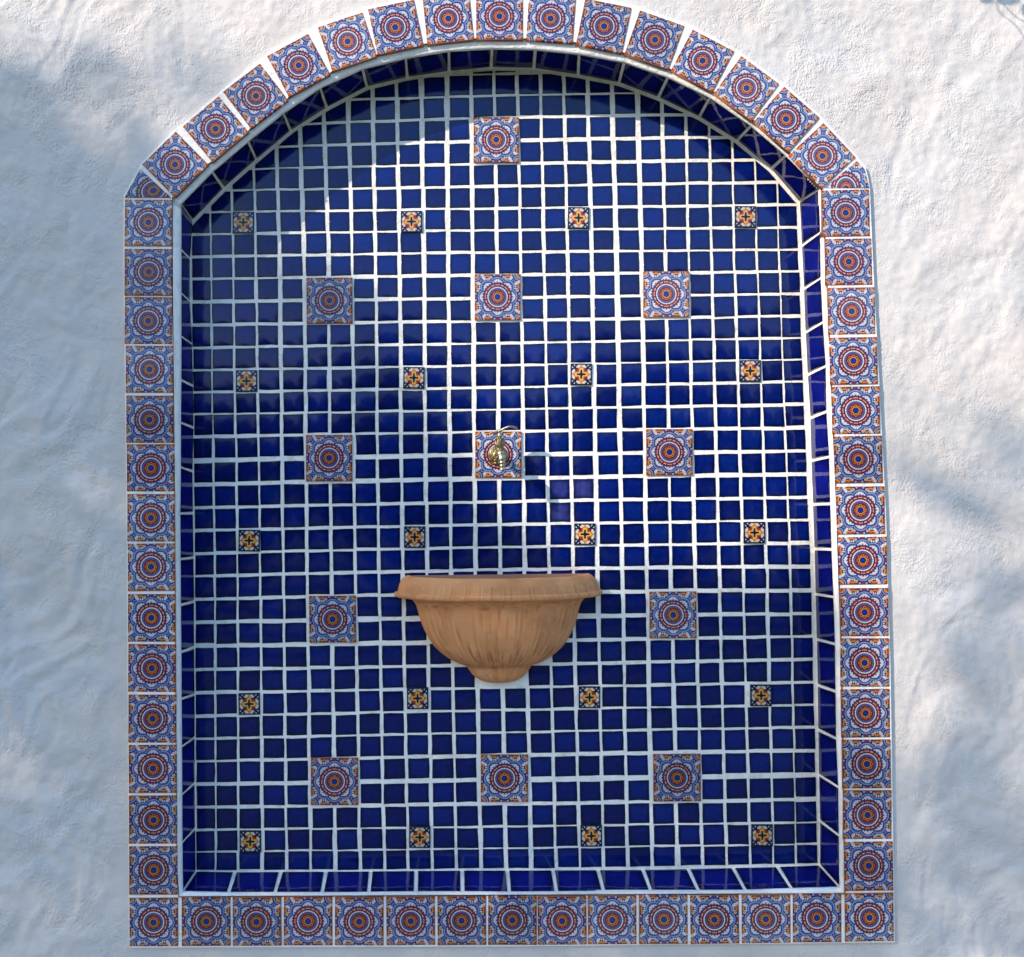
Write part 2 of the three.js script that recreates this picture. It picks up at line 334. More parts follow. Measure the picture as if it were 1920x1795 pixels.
const bed = new THREE.ExtrudeGeometry(shapeOf(OUTER, 0, INNER), { depth: 0.016, bevelEnabled: true, bevelSize: 0.0012, bevelThickness: 0.0015, bevelSegments: 2 });
bed.translate(0, 0, -0.0106);
const mortarBed = mesh('border_mortar', bed, grout, niche);
const FACE = 0.0085;
tilesPx.forEach((t, i) => {
  const lift = FACE + rr(-0.0007, 0.0007), tx = rr(-0.006, 0.006), ty = rr(-0.006, 0.006), c = P(t.cx, t.cy, lift);
  const pts = t.poly.map(([x, y]) => { const p = P(x, y, lift); p.z += (p.x - c.x) * tx + (p.y - c.y) * ty; return p; });
  const ex = P(t.cx + t.e[0] * t.w / 2, t.cy + t.e[1] * t.w / 2, lift).sub(c), ey = P(t.cx - t.n[0] * t.h / 2, t.cy - t.n[1] * t.h / 2, lift).sub(c);
  const quarter = Math.floor(rnd() * 4), offU = rr(-0.016, 0.016), offV = rr(-0.016, 0.016);     // prints are not quite centred
  const uvOf = (p) => {
    const q = p.clone().sub(c); let u = q.dot(ex) / ex.lengthSq(), v = q.dot(ey) / ey.lengthSq();
    for (let k = 0; k < quarter; k++) [u, v] = [-v, u];
    return [clamp(0.5 + u / 2 + offU, 0, 1), clamp(0.5 + v / 2 + offV, 0, 1)];
  };
  mesh('border_tile', plate(pts, V(0, 0, 1), 0.0009, 0.012, uvOf), medallions[Math.floor(rnd() * 5)], mortarBed);
});

// sloping mortar lip and the bed of the lining: strips between matching outlines
function along(px, corners, counts) {                      // resample a closed outline between its four corners
  const out = [], n = px.length, near = corners.map(([x, y]) => { let b = 0, d = 1e9; px.forEach(([u, v], i) => { const e = Math.hypot(u - x, v - y); if (e < d) { d = e; b = i; } }); return b; });
  near.forEach((a, s) => {
    const b = near[(s + 1) % 4], pts = []; let i = a; while (true) { pts.push(px[i]); if (i === b) break; i = (i + 1) % n; }
    const len = [0]; for (let k = 1; k < pts.length; k++) len.push(len[k - 1] + Math.hypot(pts[k][0] - pts[k - 1][0], pts[k][1] - pts[k - 1][1]));
    for (let k = 0; k < counts[s]; k++) {
      const t = k / counts[s] * len[len.length - 1]; let j = 1; while (j < len.length - 1 && len[j] < t) j++;
      const f = (t - len[j - 1]) / (len[j] - len[j - 1]); out.push([lerp(pts[j - 1][0], pts[j][0], f), lerp(pts[j - 1][1], pts[j][1], f)]);
    }
  });
  return out;
}
const counts = [160, 120, 120, 120];
const innerR = along(INNER, [[324, 372], [1540, 356], [1583, 1675], [336, 1681]], counts);
const frontR = along(FRONT, [[340, 383], [1535, 355], [1574, 1663], [343, 1671]], counts);
const backR = along(BACK, [[362, 414], [1498, 379], [1536, 1621], [368, 1633]], counts);
const mid = V(0.13, 1.55, 0);                              // a point inside the opening
{
  const M = innerR.length, pos = [], uv = [], idx = [];
  const rows = [];
  const wob = (i, a) => a * n2(i * 0.13, a * 900);
  const raised = (i) => smooth(150, 172, i) * smooth(M + 6, M - 8, i);        // under the arch the lip lies lower
  rows.push(innerR.map((q, i) => P(...q, 0.001 + 0.0062 * raised(i))));
  rows.push(innerR.map((q, i) => P(lerp(q[0], frontR[i][0], 0.25), lerp(q[1], frontR[i][1], 0.25), 0.0012 + 0.0052 * raised(i) + wob(i, 0.0006))));
  rows.push(innerR.map((q, i) => P(lerp(q[0], frontR[i][0], 0.72), lerp(q[1], frontR[i][1], 0.72), -0.0002 + 0.0022 * raised(i) + wob(i, 0.0007))));
  rows.push(frontR.map((q, i) => P(...q, -0.0032 + wob(i, 0.0008))));
  const push = (p, d) => { const o = p.clone().sub(mid); o.z = 0; return p.clone().addScaledVector(o.normalize(), d); };
  rows.push(frontR.map((q) => push(P(...q, -0.008), 0.0012)));
  rows.push(frontR.map((q, i) => push(P(...q, -0.008).lerp(P(...backR[i], -DEPTH), 0.5), 0.0012)));
  rows.push(backR.map((q) => push(P(...q, -DEPTH - 0.002), 0.0012)));
  rows.forEach((r, k) => r.forEach((p, i) => { pos.push(p.x, p.y, p.z); uv.push(i * 0.011, k * 0.02); }));
  for (let k = 0; k < rows.length - 1; k++) for (let i = 0; i < M; i++) { const a = k * M + i, b = k * M + (i + 1) % M; idx.push(a, a + M, b, b, a + M, b + M); }
  var liningMortar = mesh('lining_mortar', geom(pos, idx, uv), grout, niche);
}
// glazed lining tiles
function lining(front, back, joint) {
  for (let i = 0; i < front.length - 1; i++) {
    const a = P(...front[i], -0.0045), b = P(...front[i + 1], -0.0045), c = P(...back[i + 1], -DEPTH + 0.001), d = P(...back[i], -DEPTH + 0.001);
    const cut = (p, q, r) => p.clone().addScaledVector(q.clone().sub(p).normalize(), r + rr(-0.0006, 0.0006));
    const j0 = i ? joint : joint * 0.6, j1 = i < front.length - 2 ? joint : joint * 0.6;
    const A = cut(a, b, j0), B = cut(b, a, j1), Cc = cut(c, d, j1 * 0.95), D = cut(d, c, j0 * 0.95);
    const push = (p, q, r) => p.addScaledVector(q.clone().sub(p).normalize(), r);
    push(A, D, 0.0008); push(B, Cc, 0.0008); push(Cc, B, 0.003 + rr(0, 0.0008)); push(D, A, 0.003 + rr(0, 0.0008));
    const n = B.clone().sub(A).cross(D.clone().sub(A)).normalize(), m = A.clone().add(B).add(Cc).add(D).multiplyScalar(0.25);
    if (n.dot(mid.clone().setZ(m.z).sub(m)) < 0) n.negate();
    const mids = (p, q) => p.clone().lerp(q, rr(0.4, 0.6));
    const uvs = new Map();
    const eu = B.clone().sub(A), ev = D.clone().sub(A), uvOf = (p) => { const q = p.clone().sub(A); return [clamp(q.dot(eu) / eu.lengthSq(), 0, 1), clamp(q.dot(ev) / ev.lengthSq(), 0, 1)]; };
    mesh('lining_tile', plate([A, mids(A, B), B, Cc, mids(Cc, D), D], n, 0.0012, 0.004, uvOf), liningBlues[Math.floor(rnd() * 3)], liningMortar);
  }
}
lining(FA, BA, 0.003); lining(FL, BL, 0.0027); lining(FR, BR, 0.0034); lining(FB, BB, 0.0042);

// back of the niche: grout with mosaic of small tiles
const ZB = -DEPTH;
const panelShape = shapeOf(BACK.map(([x, y]) => [x + (x > 930 ? 7 : -7), y + (y > 900 ? 6 : -7)]), ZB);
const panel = mesh('mosaic_panel', new THREE.ShapeGeometry(panelShape), grout, niche);
panel.position.z = ZB;
// measured joints: columns at four heights, rows at three abscissae
const colY = [160, 460, 1060, 1615];
const cols = [
  [354, 392, 431, 472, 514, 560, 606, 652, 698, 743, 790, 838, 883.4, 926.8, 969.4, 1013, 1056.5, 1101, 1147, 1194.5, 1241, 1285, 1328.5, 1371, 1413, 1454, 1488],
  [357.7, 394.6, 435.4, 478.5, 523.3, 569.6, 615.4, 659.8, 703.5, 748.75, 793.75, 839.6, 885.8, 931.7, 975.8, 1020.2, 1063.5, 1108.1, 1156, 1203.5, 1247.7, 1290.4, 1334, 1377, 1419, 1460, 1498],
  [364, 402.5, 445.6, 488, 531, 576, 621, 665.6, 709.8, 754, 801, 845, 891, 937.3, 983.7, 1030, 1073.5, 1121, 1167, 1212.6, 1258, 1303, 1349, 1393, 1437.6, 1483, 1522],
  [367, 404.6, 446, 492, 537, 581.7, 629, 676, 720, 765.4, 810.4, 855, 900.4, 948.8, 996, 1042.5, 1087, 1131.7, 1176.3, 1222.7, 1271, 1318, 1362.6, 1407, 1451, 1493, 1535.6]];
const colX = (c, y) => { let k = y < 460 ? 0 : y < 1060 ? 1 : 2; return lerp(cols[k][c], cols[k + 1][c], (y - colY[k]) / (colY[k + 1] - colY[k])); };
const rowsL = [115, 158, 200, 242, 280, 319, 358, 398.5, 439.3, 481.4, 522.8, 565.5, 609.8, 652.4, 693.7, 736.8, 777.2, 818.2, 863, 910, 952.7, 995, 1037.6, 1081, 1124, 1167, 1211.4, 1256.6, 1299, 1344.5, 1386.2, 1427.7, 1470.5, 1515, 1557, 1597.6, 1633.5];
const rowsC = [96, 137.6, 177.7, 217.8, 263, 305.5, 348, 390, 430, 472, 514.5, 557.4, 600.6, 642.4, 683.3, 725, 766.7, 808, 851.4, 896.6, 940.5, 982.4, 1025.2, 1067, 1111, 1156, 1203, 1246, 1289, 1331, 1372.5, 1414.5, 1461.5, 1508.5, 1549.5, 1590.3, 1629.8];
const rowsR = [90, 133, 175, 215, 256, 298, 341, 384.2, 426.9, 468.3, 509.3, 551, 592.7, 634, 674.5, 715, 758.6, 802.4, 845.9, 889.8, 934, 975.4, 1018.5, 1062.3, 1107.4, 1152.2, 1194.3, 1236.6, 1281, 1322.8, 1364.7, 1407.3, 1453.5, 1501.4, 1543.4, 1583.8, 1622];
const rowY = (r, x) => { const a = 375, b = 1000, c = 1480; return rowsL[r] * (x - b) * (x - c) / ((a - b) * (a - c)) + rowsC[r] * (x - a) * (x - c) / ((b - a) * (b - c)) + rowsR[r] * (x - a) * (x - b) / ((c - a) * (c - b)); };
const node = (c, r) => { let x = colX(c, 900), y = 0; for (let k = 0; k < 3; k++) { y = rowY(r, x); x = colX(c, y); } return [x, y]; };
const ROWS = rowsL.length - 1, COLS = 26;
// wide joints (the mason's spare room) on the rows under 18, 25, 32
const wideRow = { 18: 1.5, 25: 2.2, 32: 2.6, 24: 0.5 };
const taken = new Set(), bigTiles = [], smallTiles = [];
for (const [c, r] of [[12, 3], [5, 10], [12, 10], [19, 10], [5, 17], [12, 17], [19, 17], [5, 24], [19, 24], [5, 31], [12, 31], [19, 31]]) {
  bigTiles.push([c, r]);
  for (const i of [0, 1]) for (const j of [0, 1]) taken.add(`${c + i},${r + j}`);
}
for (const r of [7, 14, 21, 28, 34]) for (const c of [2, 9, 16, 23]) { smallTiles.push([c, r]); taken.add(`${c},${r}`); }
// no tiles were laid behind the middle of the basin
for (let r = 24; r <= 26; r++) for (let c = 11; c <= 14; c++) taken.add(`${c},${r}`);
taken.add('12,27'); taken.add('13,27');

// clip a polygon (picture coordinates) to the inside of the niche back, kept m pixels from its edge
const clipLines = BACK.map((p, i) => { const q = BACK[(i + 1) % BACK.length], l = Math.hypot(q[0] - p[0], q[1] - p[1]); return { p, n: [-(q[1] - p[1]) / l, (q[0] - p[0]) / l] }; });
function clip(poly, m) {
  for (const { p, n } of clipLines.slice(0, 16)) {          // the arch
    const d = ([x, y]) => (x - p[0]) * n[0] + (y - p[1]) * n[1] - m, out = [];
    poly.forEach((a, i) => {
      const b = poly[(i + 1) % poly.length], da = d(a), db = d(b);
      if (da >= 0) out.push(a);
      if ((da >= 0) !== (db >= 0)) { const t = da / (da - db); out.push([lerp(a[0], b[0], t), lerp(a[1], b[1], t)]); }
    });
    poly = out; if (poly.length < 3) return [];
  }
  return poly;
}
const areaOf = (poly) => Math.abs(poly.reduce((s, [x, y], i) => { const [u, v] = poly[(i + 1) % poly.length]; return s + x * v - u * y; }, 0) / 2);
const filmCells = new Set(['15,19', '16,19', '15,20']);
const found = [];
for (let r = 0; r < ROWS; r++) for (let c = 0; c < COLS; c++) {
  if (taken.has(`${c},${r}`)) continue;
  const [x0, y0] = node(c, r), [x1, y1] = node(c + 1, r), [x2, y2] = node(c + 1, r + 1), [x3, y3] = node(c, r + 1);
  if (Math.min(y2, y3) < 125) continue;
  const cx = (x0 + x1 + x2 + x3) / 4 + rr(-1, 1), cy = (y0 + y1 + y2 + y3) / 4 + rr(-0.8, 0.8);
  const w = Math.min((x1 + x2 - x0 - x3) / 2 - 3.6, lerp(37.3, 39.2, (cy - 200) / 1400) + rr(-0.7, 0.7)), h = Math.min((y2 + y3 - y0 - y1) / 2 - 3.5, lerp(36.4, 37.5, (cy - 200) / 1400) + rr(-0.6, 0.6) - (wideRow[r] ?? 0) * 0.3);
  const slope = ((y1 + y2) - (y0 + y3)) / ((x1 + x2) - (x0 + x3)) + rr(-0.014, 0.014), lean = (x3 + x2 - x0 - x1) / (y3 + y2 - y0 - y1) + rr(-0.012, 0.012);
  const at = (s, t) => [cx + s * w / 2 + lean * t * h / 2 + rr(-0.5, 0.5), cy + t * h / 2 + slope * s * w / 2 + rr(-0.5, 0.5)];
  const m = () => rr(-0.35, 0.35);
  let poly = [at(-1, -1), at(m(), -1 - rr(-0.02, 0.012)), at(1, -1), at(1 + rr(-0.012, 0.02), m()), at(1, 1), at(m(), 1 + rr(-0.02, 0.012)), at(-1, 1), at(-1 - rr(-0.012, 0.02), m())];
  poly = clip(poly, 5);
  if (poly.length < 3 || areaOf(poly) < 90) continue;
  found.push({ poly, cx, cy, w, h, r, c, area: areaOf(poly) });
}
// tiles that show largest stand on their own, the rest are joined
const order = found.slice().sort((a, b) => b.area - a.area), single = new Set(order.slice(0, 300));
const joined = new Map();
for (const t of found) {
  const tx = rr(-0.015, 0.015), ty = rr(-0.018, 0.018), lift = ZB + 0.0005 + 0.017 * (Math.abs(tx) + Math.abs(ty)) + rr(0, 0.0002), c0 = P(t.cx, t.cy, lift);
  const pts = t.poly.map(([x, y]) => { const p = P(x, y, lift); p.z += (p.x - c0.x) * tx + (p.y - c0.y) * ty; return p; });
  const hx = P(t.cx + t.w / 2, t.cy, lift).x - c0.x, hy = P(t.cx, t.cy - t.h / 2, lift).y - c0.y;
  const uvOf = (p) => [clamp(0.5 + (p.x - c0.x) / hx / 2, 0, 1), clamp(0.5 + (p.y - c0.y) / hy / 2, 0, 1)];
  const n = V(-tx, -ty, 1).normalize();
  const g = plate(pts, n, 0.0014, 0.003, uvOf, 0.0003);
  g.translate(0, 0, -ZB);
  const mat = filmCells.has(`${t.c},${t.r}`) ? filmed[(t.c + t.r) % 2] : blues[Math.floor(rnd() * blues.length)];
  if (single.has(t)) mesh('mosaic_tile', g, mat, panel);
  else { if (!joined.has(mat)) joined.set(mat, []); joined.get(mat).push(g); }
}
{                                                            // one part for the rest, its glazes as material groups
  const mats = [...joined.keys()], parts = mats.map((m) => mergeGeometries(joined.get(m)));
  const all = mergeGeometries(parts, true);
  const rest = mesh('mosaic_field', all, mats, panel);
  rest.userData.kind = 'stuff';
}
function printed(name, px, py, w, h, turn, proud, mat, quarter) {
  const a = turn, e = [Math.cos(a), Math.sin(a)], n = [-Math.sin(a), Math.cos(a)], z = ZB + proud;
  const at = (s, t) => P(px + e[0] * s * w / 2 + n[0] * t * h / 2, py + e[1] * s * w / 2 + n[1] * t * h / 2, z);
  const c = P(px, py, z), ex = at(1, 0).sub(c), ey = at(0, -1).sub(c);
  const uvOf = (p) => { const q = p.clone().sub(c); let u = q.dot(ex) / ex.lengthSq(), v = q.dot(ey) / ey.lengthSq(); for (let k = 0; k < quarter; k++) [u, v] = [-v, u]; return [clamp(0.5 + u / 2, 0, 1), clamp(0.5 + v / 2, 0, 1)]; };
  const g = plate([at(-1, -1), at(1, -1), at(1, 1), at(-1, 1)], V(0, 0, 1), 0.0008, proud + 0.002, uvOf);
  g.translate(0, 0, -ZB);
  return mesh(name, g, mat, panel);
}
const bigAt = { '12,3': [930.5, 262], '5,10': [617.5, 563.5], '12,10': [933, 557], '19,10': [1249.5, 551.5], '5,17': [617, 859], '12,17': [934.5, 852.5], '19,17': [1255.5, 848], '5,24': [623.5, 1161.5], '19,24': [1262.5, 1153.5], '5,31': [627, 1466], '12,31': [946, 1460], '19,31': [1270, 1459] };
bigTiles.forEach(([c, r], i) => { const [x, y] = bigAt[`${c},${r}`], s = lerp(84.8, 88.5, (y - 260) / 1200); printed('medallion_tile', x, y, s, s, rr(-0.012, 0.006), 0.0042, medallions[(i * 2) % 5], Math.floor(rnd() * 4)); });
smallTiles.forEach(([c, r], i) => {
  const [x0, y0] = node(c, r), [x1, y1] = node(c + 1, r + 1);
  const fix = { '2,7': [456, 417], '9,7': [771.5, 415.5], '16,7': [1085, 408.5], '23,7': [1398.5, 406.5], '2,14': [462, 714.5], '9,14': [776, 708.5], '16,14': [1090, 702], '23,14': [1407, 695.5], '2,21': [467, 1014], '9,21': [777.5, 1007.5], '16,21': [1097, 1002], '23,21': [1415, 999], '2,28': [467, 1320.5], '9,28': [783, 1310], '16,28': [1105.5, 1308], '23,28': [1427.5, 1304.5], '2,34': [469, 1578.5], '9,34': [787, 1570.5], '16,34': [1109, 1568], '23,34': [1429.5, 1567] }[`${c},${r}`] ?? [(x0 + x1) / 2, (y0 + y1) / 2];
  printed('accent_tile', fix[0], fix[1], 40, 40.5, rr(-0.02, 0.02), 0.0034, accents[i % 2], Math.floor(rnd() * 4));
});

// ------------------------------------------------------------------ the stuccoed wall
const wall = thing('stucco_wall', 'white hand-trowelled stucco garden wall around the niche', 'wall');
const outerW = OUTER.map(([x, y]) => { const p = P(x, y, 0); return [p.x, p.y]; }), innerW = INNER.map(([x, y]) => { const p = P(x, y, 0); return [p.x, p.y]; });
const inside = (list, x, y) => { let s = false; for (let i = 0, j = list.length - 1; i < list.length; j = i++) { const [a, b] = list[i], [c, d] = list[j]; if ((b > y) !== (d > y) && x < (c - a) * (y - b) / (d - b) + a) s = !s; } return s; };
const distance = (list, x, y) => { let m = 1e9; for (let i = 0; i < list.length; i++) { const [a, b] = list[i], [c, d] = list[(i + 1) % list.length]; const t = clamp(((x - a) * (c - a) + (y - b) * (d - b)) / ((c - a) ** 2 + (d - b) ** 2), 0, 1); m = Math.min(m, Math.hypot(x - a - t * (c - a), y - b - t * (d - b))); } return m; };
const trowel = [];
for (let i = 0; i < 240; i++) { const x = rr(-1.3, 1.5), y = rr(0.3, 2.8), a = rr(-0.5, 0.9) + (rnd() < 0.3 ? 1.4 : 0), l = rr(0.03, 0.13); trowel.push([x, y, x + Math.cos(a) * l, y + Math.sin(a) * l, rr(0.0004, 0.0013), rr(-0.5, 0.5)]); }
const cells = new Map();
for (const s of trowel) for (let u = Math.floor((Math.min(s[0], s[2]) - 0.03) / 0.1); u <= Math.floor((Math.max(s[0], s[2]) + 0.03) / 0.1); u++) for (let v = Math.floor((Math.min(s[1], s[3]) - 0.03) / 0.1); v <= Math.floor((Math.max(s[1], s[3]) + 0.03) / 0.1); v++) { const k = `${u},${v}`; if (!cells.has(k)) cells.set(k, []); cells.get(k).push(s); }
function relief(x, y) {
  const wx = x + 0.035 * n2(x * 3, y * 3), wy = y + 0.035 * n2(x * 3 + 9, y * 3 - 4);
  let h = 0.0042 * n2(x * 1.7 + 3, y * 1.7) + 0.0028 * n2(wx * 4.2, wy * 4.2 + 7);
  const a = 1.05, u = wx * Math.cos(a) + wy * Math.sin(a), v = -wx * Math.sin(a) + wy * Math.cos(a);   // sweeps of the trowel
  const s = n2(u * 3.4, v * 8.5), m = smooth(-0.2, 0.5, n2(x * 2.1 - 5, y * 2.1 + 2));
  const left = 1 + 0.3 * smooth(-0.5, -0.8, x) + 0.9 * smooth(-0.5, -0.75, x) * smooth(1.95, 1.6, y) + 0.7 * smooth(0.85, 1.05, x) * smooth(1.4, 1.1, y);
  h += 0.00055 * n2(u * 8 + 4, v * 19) * left + 0.0002 * n2(x * 46, y * 38) * (left - 1);
  h += (0.0013 * s - 0.0017 * smooth(0.15, 0.5, s)) * (0.35 + 0.65 * m) * left;
  h += 0.0012 * n2(wx * 13, wy * 11 + 3) * left + 0.0005 * n2(wx * 30, wy * 26);
  const r = 1 - Math.abs(n2(wx * 9 + 20, wy * 17 - 8)); h += 0.0008 * Math.pow(r, 9) * smooth(0, 0.5, n2(x * 3.3, y * 3.3 + 40));
  h += (0.00035 * n2(x * 70, y * 70) + 0.0002 * n2(x * 120, y * 120)) * smooth(-0.5, 0.6, n2(x * 4 + 8, y * 4));
  for (const [x0, y0, x1, y1, k, bend] of cells.get(`${Math.floor(x / 0.1)},${Math.floor(y / 0.1)}`) ?? []) {
    const dx = x1 - x0, dy = y1 - y0, l = Math.hypot(dx, dy), t = ((x - x0) * dx + (y - y0) * dy) / l / l;
    if (t < 0 || t > 1) continue;
    const d = ((x - x0) * -dy + (y - y0) * dx) / l - bend * l * t * (1 - t) + 0.002 * n2(t * 6, bend * 50);
    h += k * Math.exp(-d * d / 0.000012) * smooth(0, 0.15, t) * smooth(1, 0.85, t) - (d > 0 ? k * 0.5 * Math.exp(-d / 0.008) * smooth(0, 0.15, t) * smooth(1, 0.85, t) : 0);
  }
  return h;
}
{
  const axis = (a, b, c, d, step) => { const out = []; for (let x = a; x < b - 1e-6; x += 0.1) out.push(x); for (let x = b; x < c; x += step) out.push(x); for (let x = c; x <= d + 1e-6; x += 0.1) out.push(x); return out; };
  const xs = axis(-4.5, -1.5, 1.9, 4.6, 0.0046), ys = axis(0, 0.3, 2.8, 3.6, 0.0046), W = xs.length, H = ys.length;
  const pos = new Float32Array(W * H * 3), uv = new Float32Array(W * H * 2), drop = new Uint8Array(W * H), idx = [];
  for (let j = 0; j < H; j++) for (let i = 0; i < W; i++) {
    const x = xs[i], y = ys[j], k = j * W + i;
    const close = x > -0.8 && x < 1.1 && y > 0.4;
    const din = close && inside(outerW, x, y), d = close ? distance(outerW, x, y) : 1;
    let z = din ? -0.003 : lerp(-0.0012, relief(x, y) * smooth(0.5, 0, Math.max(-1.4 - x, x - 1.8, 0.35 - y, y - 2.7)) - 0.001, smooth(0, 0.075, d)) + 0.0006 * n2(x * 40, y * 40) * smooth(0.0, 0.02, d);
        pos.set([x, y, z], k * 3); uv.set([x, y], k * 2);
    drop[k] = din && inside(innerW, x, y) && distance(innerW, x, y) > 0.008 ? 1 : 0;
  }
  for (let j = 0; j < H - 1; j++) for (let i = 0; i < W - 1; i++) { const a = j * W + i; if (drop[a] || drop[a + 1] || drop[a + W] || drop[a + W + 1]) continue; idx.push(a, a + 1, a + W, a + 1, a + W + 1, a + W); }
  const g = new THREE.BufferGeometry();
  g.setAttribute('position', new THREE.BufferAttribute(pos, 3)); g.setAttribute('uv', new THREE.BufferAttribute(uv, 2)); g.setIndex(idx); g.computeVertexNormals();
  mesh('plaster_face', g, stucco, wall);
  const core = new THREE.BoxGeometry(9.1, 3.6, 0.26); core.translate(0.05, 1.8, -0.27);
  mesh('wall_core', core, stucco, wall);
  const cap = new THREE.BoxGeometry(9.2, 0.08, 0.46); cap.translate(0.05, 3.64, -0.2);
  mesh('coping', cap, stucco, wall);
}

// ------------------------------------------------------------------ terracotta basin
{
  const m = 1 / 822.6, c = P(936, 1110, ZB), sx = 1, base = P(936, 1277, ZB);
  const prof = [[0, 1278.5], [20, 1278], [32, 1275.5], [42, 1270.5], [50, 1263.5], [56, 1255], [60.5, 1248.5], [66, 1245], [78, 1241], [94, 1233], [110, 1221], [123, 1207], [133, 1191], [141, 1174], [147, 1156], [151, 1140], [155, 1129], [161, 1121.5], [169, 1117.5], [181, 1116], [189.5, 1115], [193.5, 1112.5], [194.2, 1109], [192.6, 1106], [188.6, 1105], [187.6, 1102], [186, 1095], [182, 1086.5], [176.5, 1079.5], [171.5, 1076], [167, 1075], [163, 1076], [160, 1079.5], [156, 1092], [146, 1130], [130, 1170], [100, 1200], [0, 1212]];
  const pts = [];                                            // rounded through a spline
  const curve = new THREE.CatmullRomCurve3(prof.map(([r, y]) => V(r * m, (1277 - y) * m * 0.985, 0)), false, 'centripetal');
  const total = 190; for (let i = 0; i <= total; i++) { const q = curve.getPoint(i / total); pts.push(new THREE.Vector2(Math.max(0, q.x), q.y)); }
  const lathe = new THREE.LatheGeometry(pts, 160, -Math.PI / 2, Math.PI);
  const p = lathe.attributes.position;
  for (let i = 0; i < p.count; i++) {
    const x = p.getX(i), y = p.getY(i), z = p.getZ(i), r = Math.hypot(x, z), a = Math.atan2(x, z), f = smooth(0.035, 0.06, y) * smooth(0.185, 0.15, y);
    const k = 1 + 0.0016 * f * Math.cos(a * 34 + 1.5 * n2(a * 3, 2)) + 0.0022 * n3(x * 14, y * 14, z * 14) + 0.0012 * n3(x * 60, y * 60, z * 60);
    const chip = y > 0.19 && y < 0.206 ? 0.003 * smooth(0.3, 0.8, n3(x * 60, 4, z * 60)) : 0;
    p.setXYZ(i, x * (k - chip * 4 * (r > 0.2)), y + 0.0007 * n3(x * 9, 7, z * 9), z * 0.5 * (k - chip * 4 * (r > 0.2)));
  }
  lathe.computeVertexNormals();
  const clayMap = canvasTexture(1024, 1024, (g, w, h) => {
    g.fillStyle = '#e4995f'; g.fillRect(0, 0, w, h);
    const blot = (n, col, a0, a1, rx, ry) => { for (let i = 0; i < n; i++) { g.fillStyle = `rgba(${col},${rr(a0, a1)})`; g.beginPath(); g.ellipse(rnd() * w, rnd() * h, rr(rx * 0.3, rx), rr(ry * 0.3, ry), rr(-0.2, 0.2), 0, 7); g.fill(); } };
    blot(260, '226,166,116', 0.03, 0.12, 70, 60); blot(240, '150,84,44', 0.03, 0.1, 60, 60);
    // v runs up the profile: bowl from 0.2 to 0.48, lip above (canvas rows count down)
    for (let i = 0; i < 300; i++) {                          // rain streaks down the bowl
      const x = rnd() * w, v0 = rr(0.2, 0.46), v1 = v0 - rr(0.04, 0.2), lw = rr(3, 16);
      const gr = g.createLinearGradient(0, (1 - v0) * h, 0, (1 - v1) * h), col = rnd() < 0.62 ? '126,64,32' : '232,188,150', al = rr(0.05, 0.26);
      gr.addColorStop(0, `rgba(${col},0)`); gr.addColorStop(0.4, `rgba(${col},${al})`); gr.addColorStop(1, `rgba(${col},0)`);
      g.fillStyle = gr; g.fillRect(x, (1 - v0) * h, lw, (v0 - v1) * h);
    }
    for (let i = 0; i < 46; i++) { const x = rr(0.12, 0.88) * w; g.fillStyle = `rgba(100,46,24,${rr(0.06, 0.2)})`; g.beginPath(); g.ellipse(x, (1 - rr(0.42, 0.47)) * h, rr(4, 24), rr(3, 12), 0, 0, 7); g.fill(); }
    for (let i = 0; i < 420; i++) { const x = rnd() * w; g.fillStyle = `rgba(104,50,24,${rr(0.05, 0.16)})`; g.beginPath(); g.ellipse(x, (1 - rr(0.17, 0.29)) * h, rr(2, 8), rr(6, 34), 0, 0, 7); g.fill(); }
    for (let i = 0; i < 60; i++) { g.fillStyle = `rgba(232,224,212,${rr(0.03, 0.1)})`; g.beginPath(); g.ellipse(rnd() * w, (1 - rr(0.15, 0.72)) * h, rr(4, 26), rr(3, 22), rnd() * 3, 0, 7); g.fill(); }
    for (let i = 0; i < 160; i++) { const x = rnd() * w; g.fillStyle = `rgba(${rnd() < 0.5 ? '236,190,148' : '150,92,58'},${rr(0.06, 0.26)})`; g.fillRect(x, (1 - 0.72) * h, rr(1, 6), 0.16 * h); }
    for (let i = 0; i < 70; i++) { g.fillStyle = `rgba(228,222,212,${rr(0.08, 0.3)})`; g.beginPath(); g.ellipse(rr(0.2, 0.4) * w, (1 - rr(0.09, 0.15)) * h, rr(1, 7), rr(2, 16), rr(-0.4, 0.4), 0, 7); g.fill(); }
    for (let i = 0; i < 260; i++) { g.fillStyle = `rgba(70,36,20,${rr(0.1, 0.4)})`; g.beginPath(); g.arc(rnd() * w, rnd() * h, rr(0.5, 1.8), 0, 7); g.fill(); }
  });
  const clayBump = heightTexture(256, (u, v) => 0.5 + 0.25 * tileable(u, v, 20) + 0.2 * tileable(u, v, 60));
  const clay = new THREE.MeshStandardMaterial({ map: clayMap, roughness: 0.85, bumpMap: clayBump, bumpScale: 0.001 });
  const basin = thing('wall_basin', 'half-round terracotta basin fixed to the blue mosaic under the tap', 'basin', base.clone().setZ(ZB + 0.0016));
  basin.rotation.z = 0.011;
  // flat back that closes the half-round body
  const outline = new THREE.Shape(pts.slice(0, Math.round(total * 0.8)).filter((_, i) => i % 3 === 0).map((q) => new THREE.Vector2(q.x * 0.97, q.y)).concat(pts.slice(0, Math.round(total * 0.8)).filter((_, i) => i % 3 === 0).reverse().map((q) => new THREE.Vector2(-q.x * 0.97, q.y))));
  const bowl = mesh('bowl', lathe, clay, basin);
  const back = mesh('back_plate', new THREE.ExtrudeGeometry(outline, { depth: 0.004, bevelEnabled: false }), new THREE.MeshStandardMaterial({ color: 0xb08060, roughness: 0.9 }), basin);
  back.position.z = 0.0005;
}

